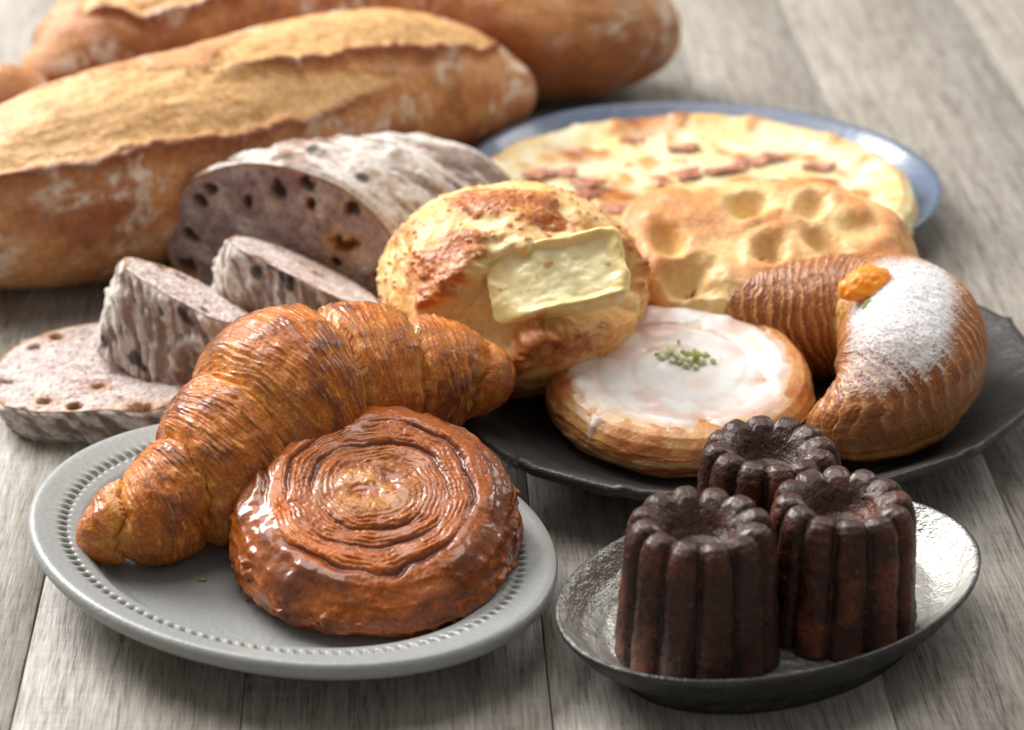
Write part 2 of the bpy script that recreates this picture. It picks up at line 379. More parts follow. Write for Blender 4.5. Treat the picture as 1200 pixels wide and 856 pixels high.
# ------------------------------------------------------------------ caramel spiral cake
KOUIGN = food('caramel_crust', spec=.3, rattr=True, cattr=True, coat=.6, coat_r=.07, bumps=((300, .0003, 4), (1500, .00008, 3)), var=(800, .3), sss=.08)
def kouign():
    r0, h, tilt = .0470, .0318, .29
    prof = resample([(.01, 1.0), (.25, 1.0), (.5, 1.0), (.70, .99), (.82, .94), (.92, .83), (.98, .66), (1.0, .48), (.985, .30), (.95, .15), (.90, .05), (.84, 0), (.6, 0), (.01, 0)], 360)
    m = 700; th = np.linspace(0, 2*np.pi, m, endpoint=False); f, z = prof[:, 0][:, None], prof[:, 1][:, None]
    circ = np.stack([np.cos(th), np.sin(th), th*0], -1)
    out = 1+.05*noise(circ*1.1+4, 2)+.03*noise(circ*2.6+9, 4)
    rad = r0*f*(1+(out-1)[None]*ss(.3, .9, f)); X, Y = rad*np.cos(th), rad*np.sin(th); Z = h*z*np.ones(m)[None]
    Z = Z+ss(.0, .8, z)*Y*tilt
    G = np.stack([X, Y, Z], -1); nn = gnormal(G); nn *= np.sign(nn[3, :, 2].mean())
    i = np.arange(len(prof))[:, None]
    rho = f*r0*np.ones(m)[None]; q2 = np.stack([X, Y, Z*0], -1)
    wv = .0034*fbm(q2*34, 3, 7)+.0007*fbm(q2*150, 2, 17)
    t = (rho+wv)/.0083+th[None]/(2*np.pi)+.15
    g = t % 1.; g4 = (5*t+.25*fbm(q2*260, 2, 19)) % 1.
    groove = gs(np.minimum(g, 1-g), .13)                       # deep gaps between the turns
    lam = .40*(1-np.abs(2*g4-1))+.60*(.5+.75*fbm(np.stack([np.cos(th)[None]*2.0+0*rho, np.sin(th)[None]*2.0+0*rho, rho*820+wv*600+th[None]*0], -1), 4, 90, .6))                                     # thin dough layers
    inten = ss(.20, .34, f)*ss(.90, .78, f)
    lami = ss(.20, .30, f)*ss(.78, .62, f)
    outer = ss(.70, .86, f)
    gap = ss(-.35, .25, noise(np.concatenate([q2[..., :2]*38, q2[..., 2:]+2], -1), 31)+.15*gs(f-.74, .06)-.05)
    big = fbm(G*60, 3, 41); med = fbm(G*150, 3, 43); fin = fbm(G*600, 3, 47)
    cellv = worley(G*240, 5)
    smooth_glaze = ss(-.1, .45, fbm(G*75+3, 2, 61)+.25*outer)*ss(.10, .5, z)
    side = ss(.9, .55, z)*(i > 60)
    d = -.0017*groove*inten*gap+lami*.0019*(lam-.5)*(1-.5*smooth_glaze)*np.clip(.55+1.1*fbm(q2*np.array([120, 120, 1]), 3, 83), .05, 1.2)
    d = d+.0020*big*(.25+.75*outer)+.00035*med+.00022*fin*(1-smooth_glaze)
    d = d+side*ss(.03, .2, z)*(1-.7*smooth_glaze)*(.0007*np.sin(Z*1300+7*big+3*med)+.0007*ss(.25, .6, cellv[1]-cellv[0])+.0006*med-.0003)
    centre = gs(np.hypot(X+.001, Y-.001), .0105)
    pit = gs(np.hypot(X-.0045, Y-.0045), .0034)
    d = d-.0018*pit+.0009*centre*(.3+med)-.0012*gs(f-.80, .05)*ss(.1, .5, noise(q2*55+8, 71))
    G = G+nn*d[..., None]; G[..., 2] = np.maximum(G[..., 2], 0)
    base = np.broadcast_to(srgb(170, 88, 24), G.shape)
    col = mix(base, srgb(222, 132, 36), lami*ss(.5, .95, lam)*ss(-.5, .3, med)*.8)
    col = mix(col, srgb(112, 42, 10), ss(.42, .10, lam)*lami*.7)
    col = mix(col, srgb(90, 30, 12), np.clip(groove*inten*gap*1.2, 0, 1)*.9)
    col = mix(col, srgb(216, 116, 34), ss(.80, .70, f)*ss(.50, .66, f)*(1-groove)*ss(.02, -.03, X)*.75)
    col = mix(col, srgb(96, 46, 20), outer*ss(-.35, .45, big+.5*med)*.85)
    col = mix(col, srgb(180, 98, 34), side*ss(.0, .6, med)*.7)
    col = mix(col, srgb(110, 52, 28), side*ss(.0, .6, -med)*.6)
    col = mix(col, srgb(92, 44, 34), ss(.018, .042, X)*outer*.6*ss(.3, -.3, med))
    col = mix(col, srgb(222, 160, 84), centre*ss(-.15, .3, med+.1)*.9)
    col = mix(col, srgb(140, 54, 24), pit*.9)
    rgh = np.clip(.40-.10*big, .2, .7)
    coat = np.clip(.15+.85*np.maximum(smooth_glaze, .9*groove*inten), 0, 1)
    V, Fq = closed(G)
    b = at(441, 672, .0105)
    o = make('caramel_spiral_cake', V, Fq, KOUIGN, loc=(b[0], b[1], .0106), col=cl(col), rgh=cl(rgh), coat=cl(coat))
    return tag(o, 'round glossy caramelised spiral pastry lying beside the croissant on the grey plate', 'pastry')
kouign()

# ------------------------------------------------------------------ croissant
CROI = food('croissant_crust', spec=.35, rattr=True, cattr=True, coat=.3, coat_r=.16, bumps=((650, .0002, 4), (2400, .00006, 3)), var=(900, .3), sss=.08)
def croissant():
    zp = .0112
    pts = [(116, 632, .007, 0), (126, 627, .0112, 0), (154, 611, .0155, 0), (205, 588, .0190, 0), (262, 545, .0255, .000), (335, 482, .0335, .001), (405, 456, .0305, .005), (468, 446, .0245, .010), (522, 440, .0195, .013), (556, 440, .0150, .015), (572, 440, .0075, .015)]
    S = []
    for x, y, r, dz in pts:
        z = zp+dz+r*.90; S.append([*at(x, y, z), r])
    n, m = 620, 420
    S = spline(S, n); S[:, 3] = np.maximum(S[:, 3], .003)
    G, ph, T = tube_grid(S, m, 1.02, .98, flat=.86)
    u = np.linspace(-1, 1, n)[:, None]; uc = u+.03
    phn = ph[None]; circ = np.stack([np.cos(phn)+0*u, np.sin(phn)+0*u, 0*phn+u*3], -1)
    wav = .030*noise(circ*1.4, 3)+.012*noise(circ*4, 4)
    # edges of the rolled layers: lean forward on top
    lean = .05*np.sin(phn-.6)
    au = np.abs(uc+np.where(uc < 0, -1, 1)*0+wav)+lean*np.where(uc < 0, 1., -.6)
    edges = np.array([-.30, .25, .56, .83, 1.4])
    step = np.zeros_like(au); wl = np.zeros_like(au)
    for a, b in zip(edges[:-1], edges[1:]):
        ins = (au >= a) & (au < b); wl = np.where(ins, (au-a)/(b-a), wl)
    bulge = np.sin(np.pi*np.clip(wl, 0, 1))**.55
    drop = ss(.80, 1.0, wl)
    arc = np.linspace(0, 1, n)[:, None]*np.linalg.norm(np.diff(S[:, :3], axis=0), axis=1).sum()
    rr = S[:, 3][:, None]
    q = np.stack([arc*np.ones_like(phn), rr*np.cos(phn), rr*np.sin(phn)], -1)
    sw = q+.0018*np.stack([noise(q*60, 8), 0*rr*phn, 0*rr*phn], -1)
    str1 = fbm(sw*np.array([560, 34, 34]), 4, 12); str2 = fbm(sw*np.array([1500, 75, 75]), 4, 13, .7); blis = fbm(q*230, 4, 15); big = fbm(q*70, 3, 16)
    flk = worley(sw*np.array([420, 130, 130]), 18)
    taper = ss(.0, .06, np.minimum(u+1, 1-u))
    d = (.0029*(bulge-.7)-.0021*drop)*taper*(rr/.03+.35)
    d = d+(.00060*str1+.00042*str2+.0002*blis+.0010*big+.00025*ss(.2, .55, flk[1]-flk[0]))*(.4+.6*taper)
    nn = gnormal(G); nn *= np.sign((nn*(G-S[:, None, :3])).sum(-1).mean())
    G = G+nn*d[..., None]; G[..., 2] = np.maximum(G[..., 2], zp-.0004)
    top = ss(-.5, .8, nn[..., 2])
    tone = .50*str1+.55*str2+.40*blis+.5*big
    col = mix(np.broadcast_to(srgb(192, 108, 36), G.shape), srgb(132, 62, 18), ss(-.1, .75, tone+.1))
    col = mix(col, srgb(222, 150, 62), ss(.25, .9, -tone)*.9)
    seam = ss(.72, .98, wl)+ss(.10, 0, wl)
    col = mix(col, srgb(222, 154, 76), np.clip(seam, 0, 1)*ss(-.4, .4, str1+.2)*.65)
    col = mix(col, srgb(100, 46, 18), ss(-.05, .6, big+.3*blis)*bulge*.7)
    col = mix(col, srgb(232, 168, 84), ss(.22, .6, fbm(sw*np.array([1000, 180, 180]), 3, 77))*.7)
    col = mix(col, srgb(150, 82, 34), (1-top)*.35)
    coat = np.clip(.05+.6*ss(-.1, .5, blis+.5*big)*ss(.2, .8, top), 0, 1)
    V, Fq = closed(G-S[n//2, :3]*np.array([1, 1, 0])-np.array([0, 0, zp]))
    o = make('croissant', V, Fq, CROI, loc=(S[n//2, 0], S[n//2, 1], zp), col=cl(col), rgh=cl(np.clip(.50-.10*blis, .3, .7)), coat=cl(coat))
    return tag(o, 'golden brown flaky croissant lying across the pale grey plate', 'croissant')
croissant()

# ------------------------------------------------------------------ iced round pastry
DANISH = food('danish_crust', rough=.42, coat=.25, coat_r=.25, bumps=((500, .0005, 4),), var=(600, .15), sss=.12)
ICING = food('icing', rough=.28, coat=.3, coat_r=.15, bumps=((260, .0004, 3),), var=(300, .05), sss=.15)
PIST = food('pistachio', rough=.7, bumps=((1500, .0005, 3),), var=(1500, .35))
def danish():
    zp = .0094; b = at(796, 494, zp); root = empty('iced_round_pastry', (b[0], b[1], zp))
    tag(root, 'round spiral pastry with white icing and crushed pistachio on the black plate', 'pastry')
    r0, h = .0485, .0235
    prof = resample([(.01, .90), (.3, .905), (.6, .93), (.74, .985), (.84, 1.0), (.92, .95), (.97, .84), (1.0, .66), (1.0, .45), (.975, .25), (.94, .1), (.89, .02), (.84, 0), (.5, 0), (.01, 0)], 230)
    m = 480; th = np.linspace(0, 2*np.pi, m, endpoint=False); f, z = prof[:, 0][:, None], prof[:, 1][:, None]
    circ = np.stack([np.cos(th), np.sin(th), th*0], -1); out = 1+.03*noise(circ*1.2+2, 2)
    rad = r0*f*out[None]; X, Y = rad*np.cos(th), rad*np.sin(th); Z = h*z*np.ones(m)[None]+.13*Y*ss(.1, .8, z)
    G = np.stack([X, Y, Z], -1); nn = gnormal(G); nn *= np.sign(nn[3, :, 2].mean())
    rho = f*r0*np.ones(m)[None]; big = fbm(G*50, 3, 5); med = fbm(G*170, 3, 6)
    t = (rho+.0012*big)/.0135-th[None]/(2*np.pi)+.2; g = t % 1.
    groove = gs(np.minimum(g, 1-g), .10)*ss(.18, .35, f)*ss(.98, .86, f)
    i = np.arange(len(prof))[:, None]; side = (ss(.96, .8, z)*(i > 100))*np.ones(m)[None]
    wob = Z+.008*fbm(np.stack([X*30, Y*30, Z*20], -1), 2, 21)
    lay = np.sin(wob*900+2.5*np.sin(np.arctan2(Y, X)*2)+2.2*fbm(np.stack([X*60, Y*60, Z*60], -1), 3, 25))
    d = -.0006*groove*ss(-.5, .3, med+.5*big)+.0010*big+.0002*med+side*ss(.02, .15, z)*(.00018*lay+.0005*fbm(G*np.array([120, 120, 500]), 3, 22))
    G2 = G+nn*d[..., None]; G2[..., 2] = np.maximum(G2[..., 2], 0)
    col = mix(np.broadcast_to(srgb(222, 164, 100), G.shape), srgb(196, 120, 62), ss(-.2, .6, big+.4*med))
    col = mix(col, srgb(236, 196, 140), side*ss(-.1, .7, lay)*.6)
    col = mix(col, srgb(186, 108, 54), side*ss(.1, .8, -lay)*.6)
    col = mix(col, srgb(176, 96, 72), groove*.7)
    col = mix(col, srgb(178, 84, 66), ss(.2, .5, Y/r0)*gs(f-.8, .12)*ss(-.1, .5, noise(G*70, 91))*.9)
    V, Fq = closed(G2); make('dough', V, Fq, DANISH, parent=root, col=cl(col))
    # icing: a thin skin whose thickness falls below the dough where it ran off
    k = int(np.argmax(prof[:, 0]))+55
    Gi = G[:k]; fi = f[:k]; ii = np.arange(k)[:, None]
    ang = np.arctan2(Y[:k], X[:k])
    lim = .84+.07*noise(np.stack([np.cos(ang)*2.2, np.sin(ang)*2.2, ang*0+3], -1), 33)+.04*noise(np.stack([np.cos(ang)*6, np.sin(ang)*6, ang*0+3], -1), 34)
    path = np.concatenate([[0], np.cumsum(np.hypot(np.diff(prof[:, 0])*r0, np.diff(prof[:, 1])*h))])[:k][:, None]/r0
    drip = sum(w_*gs((ang-a_+np.pi) % (2*np.pi)-np.pi, s_) for a_, w_, s_ in ((-2.35, .20, .045), (-2.5, .12, .16)))
    th_i = .0011*ss(0, .10, lim+drip-path)*(.75+.5*big[:k])-.0009*ss(-.02, -.12, lim+drip-path)
    thin = ss(.15, .6, noise(np.stack([X[:k]*80, Y[:k]*80, Z[:k]*0], -1), 35)+.25*gs(fi-.78, .1)*(Y[:k] > 0))
    th_i = th_i-.0009*thin*ss(.45, .7, fi)-.0006*groove[:k]*ss(.5, .8, np.sin(ang))
    Gi = Gi+nn[:k]*(th_i+.0008*.0)[..., None]
    # follow the dough's broad relief, not its grooves
    Gi = Gi+nn[:k]*(.0007*big[:k]-.0003*groove[:k])[..., None]
    coli = mix(np.broadcast_to(srgb(246, 245, 242), Gi.shape), srgb(230, 196, 168), ss(.0009, .0001, th_i)*.9)
    coli = mix(coli, srgb(236, 196, 150), ss(.10, -.02, lim+drip-path)*.85)
    coli = mix(coli, srgb(222, 176, 160), ss(.05, .5, noise(np.stack([X[:k]*55, Y[:k]*75, Z[:k]*0+4], -1), 37)+.35*ss(-.2, .8, np.sin(ang)))*ss(.30, .55, fi)*.6)
    coli = mix(coli, srgb(226, 204, 190), groove[:k]*.35)
    V = np.concatenate([Gi.reshape(-1, 3), Gi[0].mean(0)[None]])
    ci = np.concatenate([coli.reshape(-1, 3), coli[0].mean(0)[None]])
    make('icing', V, [grid(k, m), capfan(0, m, k*m)], ICING, parent=root, col=ci)
    rng = np.random.default_rng(5)
    ico = [(-1, 0, 0), (1, 0, 0), (0, -1, 0), (0, 1, 0), (0, 0, -1), (0, 0, 1)]
    fq = np.array([(0, 2, 5), (2, 1, 5), (1, 3, 5), (3, 0, 5), (2, 0, 4), (1, 2, 4), (3, 1, 4), (0, 3, 4)])
    cs = [(-.0065, .0035, .0021), (-.0045, .0050, .0016), (-.0075, .0015, .0016), (.0045, .001, .0024), (.0060, .0022, .0019), (.0030, -.0006, .0017), (.0065, -.0004, .0017), (-.0005, .0005, .0016), (.0005, .0042, .0014), (-.0022, .0028, .0015), (.0018, .0030, .0013), (-.0038, -.0003, .0013), (.0105, .0003, .0010), (.0008, -.0030, .0011), (-.0010, .0130, .0006), (.0042, -.0040, .0010), (.0085, .0040, .0010), (-.0015, -.0014, .0010), (.0024, .0052, .0009), (-.0095, .004, .0008)]
    for x, y, s in cs:
        vv = np.array(ico)*s*1.55*rng.uniform(.7, 1.15, (6, 1)); a = rng.uniform(0, 6.28); ca, sa = math.cos(a), math.sin(a)
        vv = vv@np.array([[ca, -sa, .2], [sa, ca, .1], [-.2, -.1, 1]]); vv += (x+.001, y+.003, h*.905+.0012+s*.35+.13*(y+.003))
        c0 = srgb(*[(230, 232, 176), (240, 240, 208), (212, 216, 140), (176, 184, 104)][int(rng.integers(0, 4))])
        make('pistachio_crumb', vv, [fq], PIST, parent=root, smooth=False, col=np.broadcast_to(c0, (6, 3)))
danish()

# ------------------------------------------------------------------ curved pastry with sugar and orange
ORP = food('ridged_pastry_crust', rattr=True, rough=.5, coat=.2, coat_r=.2, bumps=((700, .0003, 4),), var=(800, .2), sss=.08)
ORANGE = food('candied_orange', rough=.4, coat=.35, coat_r=.15, bumps=((500, .0002, 3),), var=(300, .12), sss=.3)
def blob(n, m, rx, ry, rz, seed, amp, sc):
    v = np.linspace(.02, np.pi-.02, n)[:, None]; th = np.linspace(0, 2*np.pi, m, endpoint=False)[None]
    D = np.stack([np.sin(v)*np.cos(th), np.sin(v)*np.sin(th), np.cos(v)*np.ones_like(th)], -1)
    return D*np.array([rx, ry, rz])*(1+amp*fbm(D*sc, 3, seed))[..., None], D
def orange_pastry():
    zp = .0094
    pts = [(806, 360, .006, .006), (826, 362, .014, .006), (872, 366, .0190, .004), (935, 370, .0220, .002), (995, 370, .0235, .002), (1040, 374, .0245, .004), (1070, 398, .0262, .005), (1062, 438, .0258, .003), (1036, 470, .0222, .001), (1008, 490, .0170, .001), (974, 502, .0105, .001), (958, 506, .005, .001)]
    S = spline([[*at(x, y, zp+dz+r*.92), r] for x, y, r, dz in pts], 560); S[:, 3] = np.maximum(S[:, 3], .003)
    n, m = len(S), 320
    G, ph, T = tube_grid(S, m, 1.0, 1.0, flat=.9)
    arc = np.linspace(0, 1, n)[:, None]*np.linalg.norm(np.diff(S[:, :3], axis=0), axis=1).sum(); u = np.linspace(0, 1, n)[:, None]
    rr = S[:, 3][:, None]; phn = ph[None]
    q = np.stack([arc*np.ones_like(phn), rr*np.cos(phn), rr*np.sin(phn)], -1)
    big = fbm(q*60, 3, 3); med = fbm(q*200, 3, 4)
    t = (arc+.0042*fbm(q*34, 3, 2)+.0009*med+.005*np.sin(phn))/.0037; g = t % 1.
    rid = g**1.6; lay2 = ((t*3.0+med*.4) % 1.)
    fine = fbm(q*np.array([1500, 90, 90]), 3, 8)
    taper = ss(0, .08, np.minimum(u, 1-u))
    low = ss(.45, -.15, np.sin(phn))*ss(.48, .68, u)     # plain flank of the thick arm
    amp = (1-.88*low)*taper*(1-.35*ss(.5, .65, u))
    d = amp*(.0007*(rid-.5)*np.clip(.55+.9*fbm(q*np.array([120, 50, 50]), 2, 19), .05, 1.3)+.0006*(lay2-.5))+.0010*big+.0002*fine+.0002*med
    # fold line on the flank of the sugared arm
    d = d-.0022*gs(np.sin(phn)+.48+.15*big, .10)*ss(.55, .7, u)*taper
    nn = gnormal(G); nn *= np.sign((nn*(G-S[:, None, :3])).sum(-1).mean())
    G = G+nn*d[..., None]; G[..., 2] = np.maximum(G[..., 2], zp-.0003)
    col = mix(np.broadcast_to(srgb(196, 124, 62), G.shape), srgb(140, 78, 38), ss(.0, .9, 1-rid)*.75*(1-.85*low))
    col = mix(col, srgb(226, 172, 108), ss(.35, .9, rid)*ss(-.4, .3, fine)*.75)
    col = mix(col, srgb(126, 62, 28), ss(.05, .7, big+.6*fine)*.65)
    yel = gs(u-.50, .075)*ss(.1, .9, np.cos(phn))          # buttery inner bend
    col = mix(col, srgb(228, 176, 96), yel*.8)
    col = mix(col, srgb(222, 168, 92), low*ss(-.5, .4, -fine-.3*big)*.75)
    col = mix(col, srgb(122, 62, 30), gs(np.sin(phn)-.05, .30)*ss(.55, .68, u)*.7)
    up = nn[..., 2]
    grain = noise(q*900, 51)*.5+noise(q*1900, 52)*.4
    sug = ss(-.10, .25, (ss(.10, .90, up)*1.5-.70)+.85*grain+.25*fbm(q*150, 2, 53)-.40*(1-rid)+.06)*ss(.50, .60, u+.03*big)*ss(.93, .74, u)*ss(.62, .30, nn[..., 0]+.12*big)
    col = mix(col, srgb(240, 240, 242), sug*.85)
    c0 = S[n//2]; root = empty('sugared_curved_pastry', (c0[0], c0[1], zp)); tag(root, 'curved ridged pastry dusted with icing sugar and topped with candied orange', 'pastry')
    off = np.array([c0[0], c0[1], zp])
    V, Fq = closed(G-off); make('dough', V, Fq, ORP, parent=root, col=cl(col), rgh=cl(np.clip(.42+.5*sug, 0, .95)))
    rg = np.random.default_rng(8); idx = rg.choice(n*m, 9000, p=(sug**.5*(G[..., 2] > zp+.004)).ravel()/(sug**.5*(G[..., 2] > zp+.004)).sum())
    pc = G.reshape(-1, 3)[idx]+nn.reshape(-1, 3)[idx]*.00012+rg.normal(0, .0002, (9000, 3)); oc = np.array([(-1, 0, 0), (1, 0, 0), (0, -1, 0), (0, 1, 0), (0, 0, -1), (0, 0, 1)])
    Vg = (pc[:, None]+oc[None]*rg.uniform(.00010, .00026, (9000, 1, 1))*rg.uniform(.7, 1.2, (9000, 6, 1))-off).reshape(-1, 3)
    of = np.array([(0, 2, 5), (2, 1, 5), (1, 3, 5), (3, 0, 5), (2, 0, 4), (1, 2, 4), (3, 1, 4), (0, 3, 4)])
    sg = make('icing_sugar', Vg, [(of[None]+6*np.arange(9000)[:, None, None]).reshape(-1, 3)], ICING, parent=root, smooth=False, col=np.broadcast_to(srgb(244, 244, 244), Vg.shape)); sg['kind'] = 'stuff'
    def piece(name, px, py, z, sx, sy, sz, rz, tilt, c1, c2, seed, mat):
        B, D = blob(26, 40, sx, sy, sz, seed, .22, 2.2)
        c = mix(np.broadcast_to(srgb(*c1), B.shape), srgb(*c2), ss(-.4, .4, fbm(D*3, 3, seed+1)))
        V, Fq = closed(B); o = make(name, V, Fq, mat, parent=root, loc=at(px, py, z)-off, rot=(tilt, -.25, rz), col=cl(c)); return o
    zt = zp+.047
    piece('candied_orange', 1014, 333, zt+.0045, .0098, .0068, .0042, .35, .35, (255, 138, 4), (255, 160, 24), 4, ORANGE)
    piece('pistachio_crumb', 1072, 318, zt+.003, .0030, .0018, .0014, .3, 0, (150, 160, 60), (110, 120, 40), 9, PIST)
    piece('pistachio_crumb', 1021, 360, zt+.000, .0044, .0030, .0022, .9, .5, (150, 148, 84), (120, 110, 50), 10, PIST)
orange_pastry()

# ------------------------------------------------------------------ round cheese bread
CHB = food('cheese_bread_crust', rattr=True, coat=.15, coat_r=.25, bumps=((420, .0002, 4), (1600, .0001, 3)), var=(500, .15), sss=.12)
CHEESE = food('soft_cheese', rough=.32, coat=.3, coat_r=.2, bumps=((300, .0004, 3),), var=(260, .06), sss=.3)
def cheese_bread():
    zp = .0098; b = at(600, 437, zp); root = empty('round_cheese_bread', (b[0], b[1], zp)); tag(root, 'round golden bread roll with browned cheese crust and a slab of cheese', 'bread')
    e = R_(26); rt = np.array([1., 0, 0]); vu = np.array([0, math.sin(e), math.cos(e)]); tw = np.array([0, -math.cos(e), math.sin(e)])
    def vd(x, y):
        a, c = (x-607)/157, (358-y)/137; k = a*a+c*c
        if k > .98: s = math.sqrt(.98/k); a, c, k = a*s, c*s, .98
        return a*rt+c*vu+math.sqrt(1-k)*tw
    n, m = 340, 460
    v = np.linspace(.01, np.pi-.01, n)[:, None]; th = np.linspace(0, 2*np.pi, m, endpoint=False)[None]
    D = np.stack([np.sin(v)*np.cos(th), np.sin(v)*np.sin(th), np.cos(v)*np.ones_like(th)], -1)
    def seg(p, q):
        p, q = np.array(p), np.array(q); t = np.clip(((D-p)@(q-p))/((q-p)@(q-p)), 0, 1)
        return np.linalg.norm(D-(p+t[..., None]*(q-p)), axis=-1)
    big = fbm(D*2.2, 3, 3); med = fbm(D*7, 4, 5); fin = fbm(D*24, 3, 6)
    wob = .06*fbm(D*5, 2, 9)
    pd_ = np.minimum(seg(vd(556, 405), vd(610, 350)), seg(vd(610, 350), vd(715, 345)))+wob; pocket = ss(.36, .20, pd_); lip = gs(pd_-.40, .08); crease = np.maximum(gs(seg(vd(590, 300), vd(600, 345))+wob, .14), .8*gs(seg(vd(655, 275), vd(640, 310))+wob, .11))
    dent = np.maximum(gs(seg(vd(556, 262), vd(575, 265))+wob, .10), .7*gs(seg(vd(660, 255), vd(672, 275))+wob, .09))
    flap = gs(seg(vd(590, 455), vd(650, 425)), .28); ridge_r = gs(seg(vd(690, 262), vd(757, 340)), .10)
    d = .0022*big+.0005*med-.0165*pocket+.0030*lip-.0060*crease-.0035*dent+.0040*flap+.0025*ridge_r
    cellF, cell2, cid = worley(D*13+.6*med[..., None], 8)
    crustn = fbm(D*3.1+1.5, 4, 12)+.35*fbm(D*9, 3, 13)
    hot = sum(w_*gs(np.linalg.norm(D-vd(x_, y_), axis=-1), s_) for x_, y_, w_, s_ in ((525, 320, .95, .28), (598, 240, 1.1, .24), (645, 262, .8, .16), (560, 240, .7, .18), (475, 330, .4, .2), (560, 300, .6, .2), (650, 250, .6, .2), (500, 360, .25, .25), (640, 410, .7, .26), (745, 310, .7, .2), (600, 470, .5, .35), (690, 440, .4, .3)))
    br = ss(.10, .62, crustn*.70+hot*1.0-.16-.8*pocket+.16*lip+.35*(cid-.5)*ss(.6, .2, cellF))
    fz = fbm(D*17, 3, 71); br = np.clip(br*ss(-.45, .25, fz+.25)+.25*ss(.35, .7, fz+crustn*.9+hot*.5-.35)*(1-pocket), 0, 1)
    spots = ss(.42, .20, cellF)*ss(.45, .75, cid)*(1-pocket)
    d = d+.0005*br*(.5+fz)+.0008*spots+.00018*fin
    G = D*np.array([.0500, .0475, .0385])*(1+(d/.048))[..., None]+np.array([0, 0, .0350])
    G[..., 2] = np.where(G[..., 2] < .004, .004*np.exp((G[..., 2]-.004)/.004*.6)-.0, G[..., 2]); G[..., 2] = np.maximum(G[..., 2], 0)
    col = mix(np.broadcast_to(srgb(248, 208, 142), G.shape), srgb(240, 172, 92), ss(-.3, .6, big+.5*med))
    col = mix(col, srgb(212, 124, 40), ss(-.10, .4, crustn*.6+hot*.6-.1)*.85*(1-.8*pocket))
    col = mix(col, srgb(168, 88, 22), br*ss(-.7, .2, med+.25)*.95)
    col = mix(col, srgb(196, 108, 40), spots*.75)
    col = mix(col, srgb(255, 234, 176), np.clip(pocket*1.3+crease*1.1+.9*dent, 0, 1)*ss(.8, .2, br))
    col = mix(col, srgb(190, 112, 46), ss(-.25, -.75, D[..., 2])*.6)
    V, Fq = closed(G); make('crust', V, Fq, CHB, parent=root, col=cl(col), rgh=cl(np.clip(.50-.1*med, .3, .7)))
    # slab of soft cheese lying in the pocket
    prof = resample([(.01, .70), (.5, .68), (.72, .74), (.84, .96), (.90, 1.0), (.96, .92), (1.0, .7), (1.0, .2), (.96, 0), (.5, 0), (.01, 0)], 90); mm = 200
    tt = np.linspace(0, 2*np.pi, mm, endpoint=False); se = (np.abs(np.cos(tt))**9+np.abs(np.sin(tt))**9)**(-1/9)
    f = prof[:, 0][:, None]; cc = np.stack([np.cos(tt)*2, np.sin(tt)*2, tt*0], -1); o_ = se*(1+.05*noise(cc, 5)+.03*noise(cc*2.4, 6))
    X = np.where(np.cos(tt) < 0, .0250, .0225)*f*o_*np.cos(tt); Y = .0140*f*o_*np.sin(tt)
    left = ss(-.004, -.026, X)
    Z = .0095*prof[:, 1][:, None]*(1-.92*left)+.0016*fbm(np.stack([X*90, Y*90, X*0], -1), 3, 8)-.0035*left+.0065*ss(-.004, .022, X)+.002*ss(0, .015, Y)*ss(0, .02, X)
    Gc = np.stack([X, Y, Z], -1)
    colc = mix(np.broadcast_to(srgb(255, 238, 184), Gc.shape), srgb(252, 222, 138), ss(.6, .9, f)*np.ones(mm)[None]*.7)
    colc = mix(colc, srgb(216, 160, 72), ss(.42, .62, fbm(np.stack([X*160+3, Y*160, X*0], -1), 3, 31))*.8)
    P0 = vd(668, 343)*np.array([.0500, .0475, .0385])*.850+np.array([0, 0, .0350])
    nz_ = np.array([.16, -.62, .76]); nz_ /= np.linalg.norm(nz_); ux = np.array([.95, .12, .10]); ux -= nz_*(ux@nz_); ux /= np.linalg.norm(ux); uy = np.cross(nz_, ux)
    M = np.stack([ux, uy, nz_], 0)
    V, Fq = closed(Gc@M+P0); make('cheese_slab', V, Fq, CHEESE, parent=root, col=cl(colc))
cheese_bread()

